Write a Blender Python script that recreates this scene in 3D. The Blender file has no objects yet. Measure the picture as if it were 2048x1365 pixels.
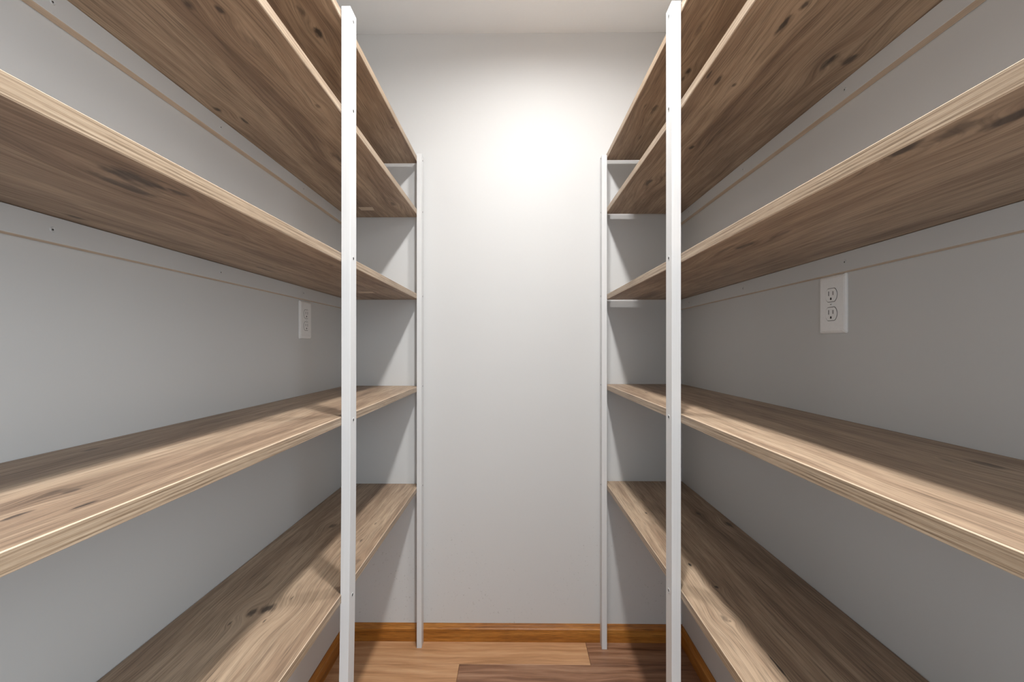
import bpy, bmesh, math, random
from mathutils import Vector

# ------------------------------------------------------------------ camera
F = 890.0                      # focal length in pixels of a 2048 px wide frame
H = 1.175                      # camera height above the floor
D = 1.784                      # far wall
YAW = math.atan(8.8 / F)
scene = bpy.context.scene
COL = scene.collection
cam_data = bpy.data.cameras.new('camera')
cam_data.sensor_width = 36.0
cam_data.lens = 36.0 * F / 2048.0
cam_data.shift_y = 12.5 / 2048.0
cam_data.clip_start = 0.02
cam = bpy.data.objects.new('camera', cam_data)
COL.objects.link(cam)
cam.location = (0, 0, H)
cam.rotation_euler = (math.radians(90), 0, YAW)
scene.camera = cam

# ------------------------------------------------------------------ daylight of the hall behind the door
W_STRENGTH = 2.1
LAMP_STRENGTH = (430.0, 1150.0)   # far, near ceiling light
world = bpy.data.worlds.new('world')
scene.world = world
world.use_nodes = True
bg = world.node_tree.nodes['Background']
bg.inputs['Color'].default_value = (0.82, 0.92, 1.0, 1)
bg.inputs['Strength'].default_value = W_STRENGTH

# added fill for the left wall, imitating daylight from the right outside the doorway
fill_light = bpy.data.lights.new('added_hall_fill', 'AREA')
fill_light.shape = 'RECTANGLE'
fill_light.size, fill_light.size_y = 0.9, 1.3
fill_light.energy = 25.0
fill_light.color = (0.85, 0.93, 1.0)
wo = bpy.data.objects.new('added_hall_fill', fill_light)
COL.objects.link(wo)
wo.location = (1.0, -0.95, 1.65)
wo.rotation_euler = (Vector((-0.66, 0.75, 1.35)) - Vector(wo.location)).to_track_quat('-Z', 'Y').to_euler()

vs = scene.view_settings
vs.view_transform = 'Standard'
vs.look = 'None'
vs.gamma = 1.0
vs.use_curve_mapping = False
vs.exposure = 0.0

# ------------------------------------------------------------------ node helpers
class NT:
    def __init__(self, name):
        self.mat = bpy.data.materials.new(name)
        self.mat.use_nodes = True
        self.t = self.mat.node_tree
        self.bsdf = self.t.nodes['Principled BSDF']
    def n(self, kind, **kw):
        nd = self.t.nodes.new(kind)
        for k, v in kw.items():
            setattr(nd, k, v)
        return nd
    def link(self, a, b):
        self.t.links.new(a, b)
    def put(self, sock, v):
        if hasattr(v, 'links'):
            self.link(v, sock)
        else:
            sock.default_value = v
    def math(self, op, a, b=0.0, c=0.0, clamp=False):
        nd = self.n('ShaderNodeMath', operation=op, use_clamp=clamp)
        self.put(nd.inputs[0], a); self.put(nd.inputs[1], b); self.put(nd.inputs[2], c)
        return nd.outputs[0]
    def vec(self, op, a, b=(0, 0, 0), out=0):
        nd = self.n('ShaderNodeVectorMath', operation=op)
        self.put(nd.inputs[0], a); self.put(nd.inputs[1], b)
        return nd.outputs[out]
    def noise(self, v, scale=1.0, detail=3.0, rough=0.55, dist=0.0):
        nd = self.n('ShaderNodeTexNoise')
        self.put(nd.inputs['Vector'], v)
        nd.inputs['Scale'].default_value = scale
        nd.inputs['Detail'].default_value = detail
        nd.inputs['Roughness'].default_value = rough
        nd.inputs['Distortion'].default_value = dist
        return nd.outputs['Fac']
    def ramp(self, fac, stops, interp='LINEAR'):
        nd = self.n('ShaderNodeValToRGB')
        r = nd.color_ramp
        r.interpolation = interp
        while len(r.elements) < len(stops):
            r.elements.new(0.5)
        for e, (p, c) in zip(r.elements, stops):
            e.position = p
            e.color = (c, c, c, 1) if isinstance(c, (int, float)) else (*c, 1)
        self.put(nd.inputs[0], fac)
        return nd.outputs[0]
    def mix(self, fac, a, b, blend='MIX'):
        nd = self.n('ShaderNodeMix', data_type='RGBA', blend_type=blend)
        self.put(nd.inputs[0], fac)
        for s, v in ((nd.inputs[6], a), (nd.inputs[7], b)):
            if isinstance(v, tuple):
                v = (*v[:3], 1)
            self.put(s, v)
        return nd.outputs[2]
    def bump(self, h, strength, dist=0.001):
        nd = self.n('ShaderNodeBump')
        nd.inputs['Strength'].default_value = strength
        nd.inputs['Distance'].default_value = dist
        self.put(nd.inputs['Height'], h)
        self.link(nd.outputs[0], self.bsdf.inputs['Normal'])
    def color(self, c):
        self.put(self.bsdf.inputs['Base Color'], c if not isinstance(c, tuple) else (*c[:3], 1))
    def rough(self, r):
        self.put(self.bsdf.inputs['Roughness'], r)

def srgb(r, g, b):
    f = lambda c: (c / 255 / 12.92) if c <= 10 else ((c / 255 + 0.055) / 1.055) ** 2.4
    return (f(r), f(g), f(b))

def objco(nt):
    return nt.n('ShaderNodeTexCoord').outputs['Object']

# ------------------------------------------------------------------ materials
def paint(name, col, rough, bump=0.08, scale=350.0, specks=False):
    nt = NT(name)
    P = objco(nt)
    big = nt.noise(P, 1.7, 2.0)
    c = nt.mix(nt.ramp(big, [(0.3, 0.0), (0.7, 1.0)]), tuple(x * 0.985 for x in col), col)
    if specks:
        # faint dirt specks low on the wall and a few scuffs
        sp = nt.noise(P, 130.0, 2.0, 0.6)
        sp = nt.ramp(sp, [(0.67, 0.0), (0.70, 1.0)])
        zz = nt.n('ShaderNodeSeparateXYZ'); nt.link(P, zz.inputs[0])
        cl = nt.math('MULTIPLY', nt.ramp(nt.noise(P, 3.0, 1.0), [(0.40, 0.0), (0.60, 1.0)]), nt.math('LESS_THAN', zz.outputs[2], -0.75))
        c = nt.mix(nt.math('MULTIPLY', nt.math('MULTIPLY', sp, cl), 0.35), c, srgb(120, 112, 104))
    nt.color(c)
    nt.rough(rough)
    nt.bump(nt.noise(P, scale, 3.0, 0.6), bump, 0.0006)
    return nt.mat

WALL_C = (0.605, 0.603, 0.595)
M_wall = paint('wall_paint', WALL_C, 0.62, 0.10, 260.0)
M_wall_b = paint('wall_paint_scuffed', WALL_C, 0.62, 0.10, 260.0, True)
M_ceil = paint('ceiling_paint', (0.85, 0.87, 0.88), 0.9, 0.55, 90.0)
M_cleat = paint('cleat_paint', WALL_C, 0.5, 0.06, 300.0)

def trim_paint():
    nt = NT('white_trim_paint')
    P = objco(nt)
    S = nt.vec('MULTIPLY', P, (220.0, 220.0, 5.0))
    g = nt.noise(S, 1.0, 3.0, 0.6)
    nt.color(nt.mix(nt.ramp(g, [(0.25, 0.0), (0.5, 1.0)]), (0.63, 0.63, 0.628), (0.665, 0.666, 0.665)))
    nt.rough(0.42)
    nt.bump(g, 0.12, 0.0008)
    return nt.mat
M_trim = trim_paint()

def plain(name, col, rough=0.5, metal=0.0):
    nt = NT(name)
    P = objco(nt)
    g = nt.noise(P, 180.0, 2.0)
    nt.color(nt.mix(nt.ramp(g, [(0.3, 0.0), (0.7, 1.0)]), tuple(x * 0.96 for x in col), col))
    nt.rough(rough)
    nt.bsdf.inputs['Metallic'].default_value = metal
    return nt.mat
M_dark = plain('dark_hole', (0.02, 0.018, 0.016), 0.8)
M_plastic = plain('white_plastic', (0.86, 0.85, 0.84), 0.3)
M_slot = plain('slot_shadow', (0.05, 0.045, 0.04), 0.7)
M_steel = plain('screw_steel', (0.55, 0.54, 0.52), 0.35, 0.9)

def raw_wood():
    nt = NT('bare_pine')
    P = objco(nt)
    g = nt.noise(nt.vec('MULTIPLY', P, (300.0, 8.0, 300.0)), 1.0, 3.0)
    nt.color(nt.ramp(g, [(0.3, srgb(200, 180, 158)), (0.7, srgb(218, 201, 182))]))
    nt.rough(0.7)
    return nt.mat
M_raw = raw_wood()

def shelf_wood(name, knots, seed, streak=None):
    """rustic oak laminate; grain along local Y.  knots: (x, y, half width, half length, darkness)"""
    nt = NT(name)
    P = objco(nt)
    P0 = nt.vec('MULTIPLY', P, (1, 1, 0))
    off = None; dark = None
    dn = nt.math('MULTIPLY', nt.math('SUBTRACT', nt.noise(nt.vec('MULTIPLY', P0, (90.0, 30.0, 0)), 1.0, 3.0), 0.5), 1.7)
    for (kx, ky, rv, ru, dk) in knots:
        d = nt.vec('SUBTRACT', P0, (kx, ky, 0))
        # flowing grain round the knot
        dd = nt.vec('MULTIPLY', d, (1 / (rv * 3.2), 1 / (ru * 2.6), 0))
        q = nt.vec('DOT_PRODUCT', dd, dd, out=1)
        g = nt.math('EXPONENT', nt.math('MULTIPLY', q, -1.0))
        sx = nt.n('ShaderNodeSeparateXYZ'); nt.link(dd, sx.inputs[0])
        o = nt.math('MULTIPLY', nt.math('MULTIPLY', g, sx.outputs[0]), -rv * 2.2)
        off = o if off is None else nt.math('ADD', off, o)
        # the dark heart, ragged
        de = nt.vec('MULTIPLY', d, (1 / rv, 1 / ru, 0))
        ln = nt.vec('LENGTH', de, out=1)
        ln = nt.math('ADD', ln, dn)
        k = nt.math('MULTIPLY', nt.ramp(ln, [(0.35, 1.0), (0.95, 0.0)]), dk)
        dark = k if dark is None else nt.math('MAXIMUM', dark, k)
    rnd = seed * 7.31
    sp = nt.n('ShaderNodeSeparateXYZ'); nt.link(P0, sp.inputs[0])
    X = sp.outputs[0]
    if off is not None:
        X = nt.math('ADD', X, off)
    wob = nt.math('MULTIPLY', nt.math('SUBTRACT', nt.noise(nt.vec('ADD', nt.vec('MULTIPLY', P0, (5.0, 1.6, 0)), (rnd, 0, 0)), 1.0, 2.0), 0.5), 0.035)
    X = nt.math('ADD', X, wob)
    cb = nt.n('ShaderNodeCombineXYZ')
    nt.link(X, cb.inputs[0]); nt.link(sp.outputs[1], cb.inputs[1]); cb.inputs[2].default_value = rnd
    Q = cb.outputs[0]
    broad = nt.noise(nt.vec('MULTIPLY', Q, (17.0, 1.5, 1.0)), 1.0, 3.0, 0.55)
    mid = nt.noise(nt.vec('MULTIPLY', Q, (75.0, 3.2, 1.0)), 1.0, 3.0, 0.6)
    fine = nt.noise(nt.vec('MULTIPLY', Q, (420.0, 11.0, 1.0)), 1.0, 3.0, 0.65)
    pore = nt.noise(nt.vec('MULTIPLY', Q, (260.0, 9.0, 1.0)), 1.0, 2.0, 0.5)
    a = nt.math('ADD', nt.math('MULTIPLY', broad, 0.55), nt.math('MULTIPLY', mid, 0.45))
    base = nt.ramp(a, [(0.30, srgb(114, 93, 75)), (0.45, srgb(150, 126, 104)), (0.56, srgb(172, 149, 125)), (0.70, srgb(190, 168, 144))])
    f2 = nt.ramp(fine, [(0.32, 0.62), (0.57, 1.09)])
    base = nt.mix(1.0, base, f2, 'MULTIPLY')
    po = nt.ramp(pore, [(0.27, 0.62), (0.37, 1.0)])
    base = nt.mix(0.9, base, po, 'MULTIPLY')
    # sparse long dark streaks of heartwood
    st = nt.noise(nt.vec('ADD', nt.vec('MULTIPLY', Q, (28.0, 1.1, 1.0)), (31.7, 4.2, 0)), 1.0, 2.0, 0.5)
    st = nt.ramp(st, [(0.63, 0.0), (0.74, 0.38)])
    base = nt.mix(st, base, srgb(84, 64, 50))
    if dark is not None:
        base = nt.mix(dark, base, srgb(48, 39, 34))
    nt.color(base)
    nt.rough(nt.ramp(fine, [(0.3, 0.52), (0.7, 0.42)]))
    nt.bump(nt.math('ADD', nt.math('MULTIPLY', fine, 0.6), pore), 0.25, 0.0006)
    return nt.mat

def edge_wood():
    nt = NT('oak_edge_banding')
    P = objco(nt)
    w = nt.noise(nt.vec('MULTIPLY', P, (0, 5.0, 40.0)), 1.0, 2.0)
    sp = nt.n('ShaderNodeSeparateXYZ'); nt.link(P, sp.inputs[0])
    cb = nt.n('ShaderNodeCombineXYZ')
    nt.link(nt.math('ADD', sp.outputs[2], nt.math('MULTIPLY', nt.math('SUBTRACT', w, 0.5), 0.0022)), cb.inputs[2])
    nt.link(sp.outputs[1], cb.inputs[1])
    g = nt.noise(nt.vec('MULTIPLY', cb.outputs[0], (0, 5.0, 400.0)), 1.0, 3.0, 0.6)
    g2 = nt.noise(nt.vec('MULTIPLY', cb.outputs[0], (0, 40.0, 900.0)), 1.0, 2.0, 0.6)
    c = nt.ramp(g, [(0.32, srgb(112, 92, 72)), (0.46, srgb(152, 131, 108)), (0.64, srgb(174, 154, 131))])
    c = nt.mix(1.0, c, nt.ramp(g2, [(0.3, 0.86), (0.6, 1.04)]), 'MULTIPLY')
    nt.color(c)
    nt.rough(0.45)
    nt.bump(g, 0.5, 0.0006)
    return nt.mat
M_edge = edge_wood()
M_rim = plain('laminate_rim_highlight', srgb(204, 182, 157), 0.4)  # pale bevel colour: arris highlight painted in, along with the worn laminate line

def plank_wood(name, cols, seed, line):
    """floor board; grain along local X"""
    nt = NT(name)
    P = objco(nt)
    info = nt.n('ShaderNodeObjectInfo')
    cb = nt.n('ShaderNodeCombineXYZ')
    nt.link(nt.math('MULTIPLY', info.outputs['Random'], 37.0), cb.inputs[0])
    cb.inputs[2].default_value = seed
    Pm = nt.vec('ADD', P, cb.outputs[0])
    warp = nt.noise(nt.vec('MULTIPLY', Pm, (3.0, 9.0, 1.0)), 1.0, 2.0)
    sp = nt.n('ShaderNodeSeparateXYZ'); nt.link(Pm, sp.inputs[0])
    y = nt.math('ADD', sp.outputs[1], nt.math('MULTIPLY', warp, 0.05))
    c2 = nt.n('ShaderNodeCombineXYZ')
    nt.link(sp.outputs[0], c2.inputs[0]); nt.link(y, c2.inputs[1]); nt.link(sp.outputs[2], c2.inputs[2])
    Q = c2.outputs[0]
    a = nt.noise(nt.vec('MULTIPLY', Q, (2.2, 42.0, 1.0)), 1.0, 4.0, 0.6)
    f = nt.noise(nt.vec('MULTIPLY', Q, (18.0, 480.0, 1.0)), 1.0, 3.0, 0.6)
    c = nt.ramp(a, [(0.30, cols[0]), (0.48, cols[1]), (0.68, cols[2])])
    c = nt.mix(1.0, c, nt.ramp(f, [(0.3, line), (0.58, 1.04)]), 'MULTIPLY')
    nt.color(c)
    nt.rough(0.38)
    nt.bump(f, 0.12, 0.0004)
    return nt.mat
M_oak_light = plank_wood('light_oak_plank', (srgb(158, 114, 76), srgb(190, 143, 102), srgb(206, 164, 124)), 1.0, 0.88)
M_oak_mid = plank_wood('mid_oak_plank', (srgb(138, 98, 66), srgb(172, 130, 94), srgb(190, 150, 114)), 5.0, 0.86)
M_oak_dark = plank_wood('brown_oak_plank', (srgb(98, 66, 46), srgb(142, 102, 76), srgb(170, 132, 104)), 9.0, 0.80)
M_base_x = plank_wood('honey_oak_trim', (srgb(132, 78, 22), srgb(170, 108, 40), srgb(192, 132, 60)), 3.0, 0.74)

def base_wood_y():
    nt = NT('honey_oak_trim_side')
    P = objco(nt)
    a = nt.noise(nt.vec('MULTIPLY', P, (60.0, 2.4, 60.0)), 1.0, 4.0, 0.6)
    f = nt.noise(nt.vec('MULTIPLY', P, (300.0, 16.0, 480.0)), 1.0, 3.0, 0.6)
    c = nt.ramp(a, [(0.30, srgb(132, 78, 22)), (0.48, srgb(170, 108, 40)), (0.68, srgb(192, 132, 60))])
    nt.color(nt.mix(1.0, c, nt.ramp(f, [(0.3, 0.74), (0.58, 1.04)]), 'MULTIPLY'))
    nt.rough(0.38)
    return nt.mat
M_base_y = base_wood_y()

def base_wood_x():
    nt = NT('honey_oak_trim_back')
    P = objco(nt)
    a = nt.noise(nt.vec('MULTIPLY', P, (2.4, 60.0, 60.0)), 1.0, 4.0, 0.6)
    f = nt.noise(nt.vec('MULTIPLY', P, (20.0, 300.0, 750.0)), 1.0, 3.0, 0.6)
    c = nt.ramp(a, [(0.30, srgb(132, 78, 22)), (0.48, srgb(170, 108, 40)), (0.68, srgb(192, 132, 60))])
    nt.color(nt.mix(1.0, c, nt.ramp(f, [(0.34, 0.55), (0.60, 1.12)]), 'MULTIPLY'))
    nt.rough(0.38)
    nt.bump(f, 0.15, 0.0004)
    return nt.mat
M_base_x = base_wood_x()

def lamp_mat(strength):
    nt = NT('lamp_diffuser')
    nt.bsdf.inputs['Base Color'].default_value = (0.9, 0.9, 0.9, 1)
    nt.bsdf.inputs['Emission Color'].default_value = (1.0, 0.988, 0.975, 1)
    nt.bsdf.inputs['Emission Strength'].default_value = strength
    return nt.mat

# ------------------------------------------------------------------ mesh helpers
def add_box(bm, x0, x1, y0, y1, z0, z1):
    vv = [bm.verts.new((x, y, z)) for x in (x0, x1) for y in (y0, y1) for z in (z0, z1)]
    for f in ((0, 1, 3, 2), (4, 6, 7, 5), (0, 4, 5, 1), (2, 3, 7, 6), (0, 2, 6, 4), (1, 5, 7, 3)):
        bm.faces.new([vv[i] for i in f])
    return vv

def bevel_all(bm, w, seg=2, ang=30):
    bmesh.ops.recalc_face_normals(bm, faces=bm.faces)
    es = [e for e in bm.edges if len(e.link_faces) == 2 and e.calc_face_angle(0) > math.radians(ang)]
    bmesh.ops.bevel(bm, geom=es, offset=w, segments=seg, profile=0.5, affect='EDGES')

def obj(name, bm, mat, parent=None, origin=None, smooth=False):
    """link bm (world coordinates) as one mesh object with its origin at the middle of its bounds"""
    bmesh.ops.recalc_face_normals(bm, faces=bm.faces)
    if origin is None:
        xs = [v.co for v in bm.verts]
        lo = Vector([min(c[i] for c in xs) for i in range(3)])
        hi = Vector([max(c[i] for c in xs) for i in range(3)])
        origin = (lo + hi) / 2
    origin = Vector(origin)
    for v in bm.verts:
        v.co -= origin
    if smooth:
        for f in bm.faces:
            f.smooth = True
    me = bpy.data.meshes.new(name)
    bm.to_mesh(me); bm.free()
    me.materials.append(mat)
    o = bpy.data.objects.new(name, me)
    COL.objects.link(o)
    if parent is None:
        o.location = origin
    else:
        o.parent = parent
        o.location = origin - world_loc(parent)
    return o

def world_loc(o):
    p = Vector(o.location)
    while o.parent:
        o = o.parent
        p += Vector(o.location)
    return p

def struct(name, bm, mat, label=None, parent=None):
    o = obj(name, bm, mat, parent)
    if parent is None:
        o['kind'] = 'structure'
        if label:
            o['label'] = label
    return o

def thing(name, loc, label, cat, group=None):
    o = bpy.data.objects.new(name, None)
    o.empty_display_size = 0.1
    o.location = loc
    COL.objects.link(o)
    o['label'] = label; o['category'] = cat
    if group:
        o['group'] = group
    return o

def box(x0, x1, y0, y1, z0, z1, bev=0.0):
    bm = bmesh.new()
    add_box(bm, x0, x1, y0, y1, z0, z1)
    if bev:
        bevel_all(bm, bev)
    return bm

# ------------------------------------------------------------------ room shell
XL, XR = -0.689, 0.6615
Y0 = -0.07
ZC = H + 1.260
T = 0.10
# far wall and ceiling run a hair out of square, as in the photo
struct('wall_back', box(XL - T, XR + T, D, D + T, -0.03, ZC + 0.05), M_wall_b, 'pale greige painted wall closing the far end of the pantry')
struct('wall_left', box(XL - T, XL, Y0 - T, D, -0.03, ZC + 0.05), M_wall, 'pale greige painted wall behind the left shelves')
struct('wall_right', box(XR, XR + T, Y0 - T, D, -0.03, ZC + 0.05), M_wall, 'pale greige painted wall behind the right shelves')
bm = bmesh.new()
DX0, DX1, DZ = -0.26, 0.52, 2.10
add_box(bm, XL, DX0, Y0 - T, Y0, -0.03, ZC)
add_box(bm, DX1, XR, Y0 - T, Y0, -0.03, ZC)
add_box(bm, DX0, DX1, Y0 - T, Y0, DZ, ZC)
struct('wall_front', bm, M_wall, 'pale wall with the open doorway behind the viewer')
bm = bmesh.new()
cv = add_box(bm, XL, XR, Y0, D, ZC, ZC + 0.05)
struct('ceiling', bm, M_ceil, 'white lightly textured flat ceiling')

# floor: one board object for every plank, on a thin underlay
floor = struct('floor', box(XL - 0.02, XR + 0.02, Y0 - 0.8, D, -0.03, -0.012), M_slot, 'tan and brown wood plank floor')
ROW_EDGES = [D, 1.6475]
while ROW_EDGES[-1] > Y0 - 0.78:
    ROW_EDGES.append(ROW_EDGES[-1] - 0.178)
random.seed(4)
mats3 = [M_oak_light, M_oak_mid, M_oak_dark]
rows = {0: ([0.275], [M_oak_light, M_oak_dark]), 1: ([-0.211], [M_oak_light, M_oak_dark])}
for r in range(len(ROW_EDGES) - 1):
    y1, y0 = ROW_EDGES[r], ROW_EDGES[r + 1]
    if r in rows:
        joints, ms = rows[r]
    else:
        joints = [random.uniform(-0.45, 0.45)]
        ms = random.sample(mats3, 2)
    xs = [XL] + joints + [XR]
    for k in range(len(xs) - 1):
        bm = box(xs[k] + 0.0004, xs[k + 1] - 0.0004, y0 + 0.0004, y1 - 0.0004, -0.012, 0.0)
        bevel_all(bm, 0.0008, 1)
        obj('plank', bm, ms[k], floor)

# oak baseboards with a stepped, rounded top
BH = 0.068
prof = [(0.0, 0.0), (0.0125, 0.0), (0.0125, 0.0485), (0.0119, 0.0500), (0.0100, 0.0508), (0.0088, 0.0520), (0.0078, 0.0545), (0.0060, 0.0600), (0.0038, 0.0645), (0.0030, BH), (0.0, BH)]
def baseboard(name, a, b, nrm, mat, label):
    bm = bmesh.new()
    loops = []
    for p in (a, b):
        loops.append([bm.verts.new((p[0] + nrm[0] * d, p[1] + nrm[1] * d, z)) for d, z in prof])
    n = len(prof)
    for i in range(n):
        bm.faces.new((loops[0][i], loops[0][(i + 1) % n], loops[1][(i + 1) % n], loops[1][i]))
    bm.faces.new(loops[0]); bm.faces.new(loops[1])
    o = struct(name, bm, mat, label)
baseboard('baseboard_back', (XL, D), (XR, D), (0, -1), M_base_x, 'honey oak baseboard along the far wall')
baseboard('baseboard_left', (XL, Y0), (XL, D - 0.0126), (1, 0), M_base_y, 'honey oak baseboard under the left shelves')
baseboard('baseboard_right', (XR, Y0), (XR, D - 0.0126), (-1, 0), M_base_y, 'honey oak baseboard under the right shelves')

# ------------------------------------------------------------------ shelving
TH = 0.0195
YS = -0.055           # near ends of the shelves, out of frame

def pix(px, py, zrel):
    """the point of a horizontal plane (height relative to the lens) seen at a photo pixel"""
    dep = F * zrel / (695.0 - py)
    xc = (px - 1024.0) / F * dep
    return (xc * math.cos(YAW) - dep * math.sin(YAW), xc * math.sin(YAW) + dep * math.cos(YAW))

def board(x_wall, fronts, y_end, z0, z1):
    """shelf board: straight at the wall, its front edge a gentle polyline; fronts: (y, x)"""
    bm = bmesh.new()
    secs = []
    for (y, xf) in fronts:
        secs.append([bm.verts.new((x, y, z)) for x, z in ((x_wall, z0), (xf, z0), (xf, z1), (x_wall, z1))])
    for a, b in zip(secs, secs[1:]):
        for i in range(4):
            bm.faces.new((a[i], a[(i + 1) % 4], b[(i + 1) % 4], b[i]))
    bm.faces.new(secs[0]); bm.faces.new(secs[-1])
    bevel_all(bm, 0.0009, 1)
    return bm

def shelf(unit, x_wall, fronts, gap, zb, seed, knots, name='shelf', label=None):
    """zb: underside height relative to the lens"""
    s = 1 if x_wall > 0 else -1
    z0, z1 = H + zb, H + zb + TH
    fr = [(y if y < D - 0.01 else D - gap, x + s * 0.0006) for y, x in fronts]
    bm = board(x_wall - s * 0.001, fr, D - gap, z0, z1)
    xs = [v.co for v in bm.verts]
    c = Vector([(min(q[i] for q in xs) + max(q[i] for q in xs)) / 2 for i in range(3)])
    kl = [(kx - c.x, ky - c.y, rv, ru, dk) for kx, ky, rv, ru, dk in knots]
    m = shelf_wood('rustic_oak_laminate_%d' % seed, kl, seed)
    o = obj('shelf', bm, m, unit, c)
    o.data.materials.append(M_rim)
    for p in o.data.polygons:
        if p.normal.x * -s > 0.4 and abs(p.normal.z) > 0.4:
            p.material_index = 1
    if label:
        o['label'] = label
    # edge banding glued on the front edge
    bm = bmesh.new()
    secs = []
    for (y, xf) in fr:
        secs.append([bm.verts.new((x, y, z)) for x, z in ((xf, z0 + 0.0010), (xf - s * 0.0004, z0 + 0.0010), (xf - s * 0.0004, z1 - 0.0011), (xf, z1 - 0.0011))])
    for a, b in zip(secs, secs[1:]):
        for i in range(4):
            bm.faces.new((a[i], a[(i + 1) % 4], b[(i + 1) % 4], b[i]))
    bm.faces.new(secs[0]); bm.faces.new(secs[-1])
    obj('edge_banding', bm, M_edge, o)
    return o

def K(zrel, *lst):
    """knots given by photo pixel, half width and half length in metres, darkness"""
    out = []
    for (px, py, rv, ru, dk) in lst:
        x, y = pix(px, py, zrel)
        out.append((x, y, rv, ru, dk))
    return out

LF = [(YS, -0.388), (1.0, -0.388), (D, -0.389)]
RF = [(YS, 0.362), (1.0, 0.362), (D, 0.352)]

left = thing('shelving_unit', ((XL - 0.388) / 2, 0.8, 0), 'built-in pantry shelving along the wall with the farther, smaller-looking power outlet, on the left', 'shelves', 'facing pantry shelves')
right = thing('shelving_unit', ((XR + 0.362) / 2, 0.8, 0), 'built-in pantry shelving along the wall with the nearer, larger-looking power outlet, on the right', 'shelves', 'facing pantry shelves')

ZL = [0.729, 0.5205, 0.1905, -0.1545 - TH, -0.548 - TH]
ZR = [0.738, 0.5260, 0.1875, -0.1470 - TH, -0.535 - TH]
GL = [0.024, 0.008, 0.004, 0.002, 0.002]
GR = [0.025, 0.025, 0.025, 0.002, 0.002]
KL = [
    K(ZL[0], (636, 65, .012, .022, .95), (672, 28, .010, .03, .25), (785, 256, .006, .012, .5), (600, 20, .008, .02, .5)),
    K(ZL[1], (378, 10, .008, .016, .7), (440, 21, .006, .013, .8), (436, 220, .009, .016, .9), (487, 241, .006, .02, .8), (637, 213, .006, .010, .5), (672, 314, .012, .04, .5), (786, 408, .012, .03, .6), (500, 82, .012, .03, .25)),
    K(ZL[2], (275, 360, .020, .055, .75), (250, 372, .012, .05, .7), (352, 384, .006, .02, .7), (147, 434, .006, .02, .75), (455, 470, .009, .012, .4), (536, 541, .006, .06, .7), (663, 532, .006, .02, .7), (625, 530, .005, .02, .5)),
    K(ZL[3] + TH, (144, 982, .007, .014, .6), (174, 1009, .004, .020, .85), (22, 1036, .004, .020, .8), (187, 899, .008, .02, .6), (672, 818, .02, .04, .3), (112, 983, .004, .012, .5)),
    K(ZL[4] + TH, (536, 1218, .018, .022, .85), (505, 1226, .010, .020, .8), (529, 1243, .0025, .010, .9), (584, 1197, .002, .010, .8), (459, 1249, .003, .010, .8), (667, 1052, .014, .02, .6), (722, 1082, .005, .014, .7), (751, 1048, .004, .012, .6), (716, 1122, .010, .012, .35)),
]
KR = [
    K(ZR[0], (1378, 142, .008, .014, .85), (1366, 158, .006, .014, .7), (1397, 60, .008, .03, .4), (1308, 219, .010, .03, .7), (1290, 212, .006, .02, .4), (1280, 275, .005, .02, .5)),
    K(ZR[1], (1659, 123, .011, .030, .9), (1698, 119, .014, .022, .75), (1567, 49, .005, .030, .85), (1611, 10, .008, .014, .8), (1435, 162, .006, .024, .8), (1468, 170, .006, .010, .7), (1418, 150, .003, .016, .8), (1384, 295, .007, .014, .8), (1297, 364, .014, .04, .75), (1330, 350, .012, .06, .5)),
    K(ZR[2], (1490, 492, .010, .055, .75), (1450, 500, .006, .05, .5), (1908, 264, .014, .030, .6), (1803, 303, .008, .030, .8), (2024, 234, .010, .04, .8), (1560, 470, .006, .05, .4)),
    K(ZR[3] + TH, (1892, 921, .003, .016, .8), (1972, 929, .014, .03, .6), (1293, 786, .004, .014, .8), (1366, 826, .004, .010, .6)),
    K(ZR[4] + TH, (1380, 1130, .005, .010, .95), (1433, 1175, .006, .008, .95), (1448, 1238, .010, .016, .5), (1398, 1028, .010, .016, .7), (1457, 1049, .012, .03, .8), (1556, 1334, .0022, .07, .95), (1292, 1027, .004, .010, .8), (1460, 1243, .004, .006, .6)),
]
shelves_l = [shelf(left, XL, LF, GL[i], ZL[i], i + 1, KL[i]) for i in range(5)]
shelves_r = [shelf(right, XR, RF, GR[i], ZR[i], i + 11, KR[i]) for i in range(5)]

# little tan stickers left under two of the left shelves
for i, quad in ((1, ((716, 414.5), (745, 414.5), (749, 421), (723, 421))), (2, ((714.5, 583.5), (744, 583.5), (750, 586.5), (720, 586.5)))):
    bm = bmesh.new()
    z = H + ZL[i]
    lo = [bm.verts.new((*pix(px, py, ZL[i]), z - 0.0004)) for px, py in quad]
    hi = [bm.verts.new((v.co.x, v.co.y, z - 0.00002)) for v in lo]
    bm.faces.new(lo); bm.faces.new(hi)
    for k in range(4):
        bm.faces.new((lo[k], lo[(k + 1) % 4], hi[(k + 1) % 4], hi[k]))
    o = obj('sticker', bm, M_raw, shelves_l[i])
    o['label'] = 'small tan sticker under the shelf'

# painted cleats under the shelves with their screws
def screw_head(bm, c, ax, r, depth):
    """dished screw head with a cross recess facing ax (+1/-1 along X)"""
    n = 14
    rings = [(r, 0.0), (r * 0.82, depth), (r * 0.35, depth * 0.55)]
    rv = []
    for rad, d in rings:
        rv.append([bm.verts.new((c[0] + ax * d, c[1] + rad * math.cos(2 * math.pi * k / n), c[2] + rad * math.sin(2 * math.pi * k / n))) for k in range(n)])
    for a, b in zip(rv, rv[1:]):
        for k in range(n):
            bm.faces.new((a[k], a[(k + 1) % n], b[(k + 1) % n], b[k]))
    bm.faces.new(rv[-1]); bm.faces.new(list(reversed(rv[0])))

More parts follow.
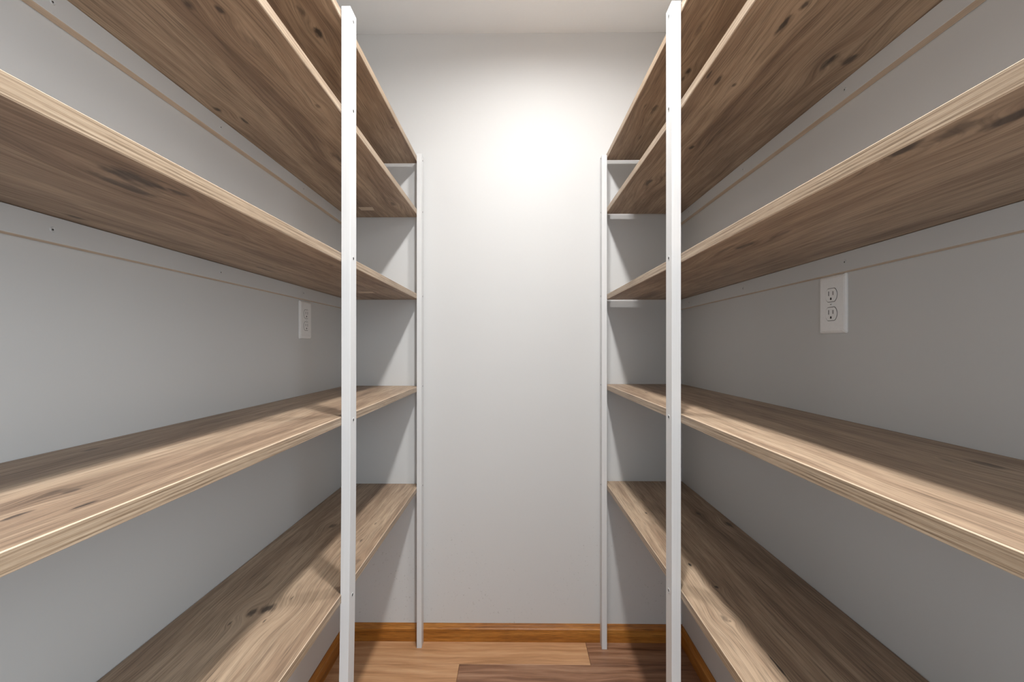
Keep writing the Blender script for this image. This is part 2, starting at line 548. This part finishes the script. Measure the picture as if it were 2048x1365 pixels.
CT, CH = 0.017, 0.038
def cleat(unit, xw, ztop, ys):
    s = 1 if xw > 0 else -1
    z1 = H + ztop
    xf = xw - s * CT
    bm = box(min(xw - s * 0.0005, xf), max(xw - s * 0.0005, xf), YS, D - 0.002, z1 - CH, z1 - 0.0006)
    bevel_all(bm, 0.0006, 1)
    # unpainted underside
    o = obj('cleat', bm, M_cleat, unit)
    o.data.materials.append(M_raw)
    for p in o.data.polygons:
        if p.normal.z < -0.9:
            p.material_index = 1
    for y in ys:
        b = bmesh.new()
        screw_head(b, (xf, y, z1 - 0.020), -s, 0.0042, 0.0012)
        sc = obj('screw', b, M_cleat, o)
        sc.data.materials.append(M_slot)
        for p in sc.data.polygons:
            if len(p.vertices) == 14 and p.center.x * -s > -0.0001:
                p.material_index = 1
cleat(left, XL, ZL[1], (0.638, 1.005, 1.398))
cleat(left, XL, ZL[2], (0.638, 1.005, 1.398))
cleat(right, XR, ZR[1], (0.880, 1.272, 1.667))
cleat(right, XR, ZR[2], (0.880, 1.272, 1.667))

# white 1x2 posts screwed to the front edges
def post(unit, x_out, x_in, y0, y1, ztop, holes, bow=None):
    bm = bmesh.new()
    N = 24
    secs = []
    for k in range(N + 1):
        z = (H + ztop) * k / N
        dx = bow(z - H) if bow else 0.0
        secs.append([bm.verts.new((x + dx, y, z)) for x, y in ((x_out, y0), (x_in, y0), (x_in, y1), (x_out, y1))])
    for a, b in zip(secs, secs[1:]):
        for i in range(4):
            bm.faces.new((a[i], a[(i + 1) % 4], b[(i + 1) % 4], b[i]))
    bm.faces.new(secs[0]); bm.faces.new(secs[-1])
    bevel_all(bm, 0.0008, 2)
    o = obj('post', bm, M_trim, unit)
    s = 1 if x_in > x_out else -1
    ym = y0 + (y1 - y0) * 0.5
    for zr in holes:
        dx = bow(zr) if bow else 0.0
        b = bmesh.new()
        n = 14
        r = 0.0034
        c = (x_in + dx, ym, H + zr)
        # raised paint collar round a dark sunk hole
        rings = [(r * 1.7, 0.0), (r * 1.25, 0.0007), (r, 0.0004)]
        rv = [[b.verts.new((c[0] + s * d, c[1] + rad * math.cos(2 * math.pi * k / n), c[2] + rad * math.sin(2 * math.pi * k / n))) for k in range(n)] for rad, d in rings]
        for q, w in zip(rv, rv[1:]):
            for k in range(n):
                b.faces.new((q[k], q[(k + 1) % n], w[(k + 1) % n], w[k]))
        b.faces.new(rv[-1]); b.faces.new(list(reversed(rv[0])))
        h = obj('screw_hole', b, M_trim, o)
        h.data.materials.append(M_dark)
        for p in h.data.polygons:
            if len(p.vertices) == n and (p.center.x * s) > 0:
                p.material_index = 1
    return o

NPY0, NPY1 = 0.982, 1.0195
FPY0, FPY1 = 1.732, 1.7695
bowl = lambda z: -0.0000 if z > -0.2 else -0.018 * (z + 0.2) ** 2
hz = lambda ys: [(695.0 - y) * 1.0 / F * 1.001 for y in ys]
post(left, -0.388, -0.368, NPY0, NPY1, 0.757, hz((42, 221, 517, 841, 1192)), bowl)
post(right, 0.362, 0.3415, NPY0, NPY1, 0.763, hz((35, 220, 517.5, 834, 1180)))
hz2 = lambda ys: [(695.0 - y) * 1.7505 / F for y in ys]
post(left, -0.389, -0.370, FPY0, FPY1, 0.756, hz2((321, 424, 593, 773, 972)))
post(right, 0.352, 0.332, FPY0, FPY1, 0.748, hz2((318, 426, 593, 770, 969)))

# ------------------------------------------------------------------ power outlets
def outlet(xw, yc, zc, label):
    s = -1 if xw > 0 else 1          # towards the room
    t = thing('power_outlet', (xw, yc, zc), label, 'outlet', 'duplex power outlets')
    W, HH = 0.077 / 2, 0.1205 / 2
    bm = bmesh.new()
    rings = [(0.0, 0.0), (0.0, 0.0028), (0.0022, 0.0050), (0.0055, 0.0062)]
    def rect(ins, d):
        return [bm.verts.new((xw + s * d, yc + y, zc + z)) for y, z in ((-W + ins, -HH + ins), (W - ins, -HH + ins), (W - ins, HH - ins), (-W + ins, HH - ins))]
    rr = [rect(i, d) for i, d in rings]
    for a, b in zip(rr, rr[1:]):
        for k in range(4):
            bm.faces.new((a[k], a[(k + 1) % 4], b[(k + 1) % 4], b[k]))
    bm.faces.new(rr[-1]); bm.faces.new(list(reversed(rr[0])))
    vert = [e for e in bm.edges if abs(e.verts[0].co.x - e.verts[1].co.x) > 1e-5]
    bmesh.ops.bevel(bm, geom=vert, offset=0.0018, segments=2, affect='EDGES')
    obj('cover_plate', bm, M_plastic, t)
    x1 = xw + s * 0.0062
    def outline(r, flat):
        pts = []
        for k in range(40):
            a = 2 * math.pi * k / 40
            pts.append((r * math.cos(a), max(-flat, min(flat, r * math.sin(a)))))
        return pts
    def slab(pts, yo, zo, d0, d1, taper=1.0):
        b = bmesh.new()
        lo = [b.verts.new((x1 + s * d0, yc + yo + y, zc + zo + z)) for y, z in pts]
        hi = [b.verts.new((x1 + s * d1, yc + yo + y * taper, zc + zo + z * taper)) for y, z in pts]
        b.faces.new(lo); b.faces.new(hi)
        n = len(pts)
        for k in range(n):
            b.faces.new((lo[k], lo[(k + 1) % n], hi[(k + 1) % n], hi[k]))
        bmesh.ops.remove_doubles(b, verts=b.verts, dist=1e-6)
        return b
    for zo in (0.0195, -0.0195):
        obj('socket_gap', slab(outline(0.0176, 0.0146), 0, zo, -0.0005, 0.00015), M_slot, t)
        f = obj('socket_face', slab(outline(0.0167, 0.0138), 0, zo, -0.0005, 0.0011, 0.97), M_plastic, t)
        for yo, hh in ((-0.0063, 0.0040), (0.0063, 0.0048)):
            q = [(-0.0009, -hh), (0.0009, -hh), (0.0009, hh), (-0.0009, hh)]
            obj('blade_slot', slab(q, yo, zo + 0.0035, 0.0005, 0.00125), M_slot, f)
        g = [(-0.0024, 0.0)] + [(0.0024 * math.cos(math.pi - math.pi * k / 8), 0.0024 * math.sin(math.pi * k / 8)) for k in range(1, 8)] + [(0.0024, 0.0), (0.0024, -0.0028), (-0.0024, -0.0028)]
        obj('ground_hole', slab(g, 0, zo - 0.0072, 0.0005, 0.00125), M_slot, f)
    b = bmesh.new()
    screw_head(b, (x1, yc, zc), s, 0.0030, 0.0012)
    sc = obj('screw', b, M_plastic, t)
    sl = bmesh.new()
    add_box(sl, x1 + s * 0.0009 - 0.0003, x1 + s * 0.0009 + 0.0003, yc - 0.0022, yc + 0.0022, zc - 0.0004, zc + 0.0004)
    obj('screw_slot', sl, M_slot, sc)
    return t
outlet(XL, 1.4395, H + 0.088, 'white duplex outlet on the left wall, seen smaller, just beside the near left post')
outlet(XR, 0.9325, H + 0.089, 'white duplex outlet on the right wall touching the cleat above, seen larger and nearer')

# ------------------------------------------------------------------ recessed ceiling light above the aisle
def ceiling_light(LX, LY, strength, label):
    lamp = thing('ceiling_light', (LX, LY, ZC), label, 'light', 'ceiling lights over the aisle')
    n = 40
    def lathe(rings, closed):
        bm = bmesh.new()
        rv = [[bm.verts.new((LX + r * math.cos(2 * math.pi * k / n), LY + r * math.sin(2 * math.pi * k / n), ZC + z)) for k in range(n)] for r, z in rings]
        for a, b in zip(rv, rv[1:] + (rv[:1] if closed else [])):
            for k in range(n):
                bm.faces.new((a[k], a[(k + 1) % n], b[(k + 1) % n], b[k]))
        if not closed:
            bm.faces.new(rv[-1]); bm.faces.new(list(reversed(rv[0])))
        return bm
    obj('trim_ring', lathe([(0.070, -0.0002), (0.069, -0.014), (0.066, -0.016), (0.053, -0.016), (0.050, -0.0135), (0.050, -0.0002)], True), M_trim, lamp, smooth=True)
    obj('diffuser', lathe([(0.0495, -0.003), (0.046, -0.0065), (0.030, -0.0085), (0.012, -0.0092)], False), lamp_mat(strength), lamp, smooth=True)
ceiling_light(0.10, 1.19, LAMP_STRENGTH[0], 'small round ceiling light above the aisle, the one nearer the far wall')
ceiling_light(0.10, 0.52, LAMP_STRENGTH[1], 'small round ceiling light above the aisle, the one nearer the doorway')
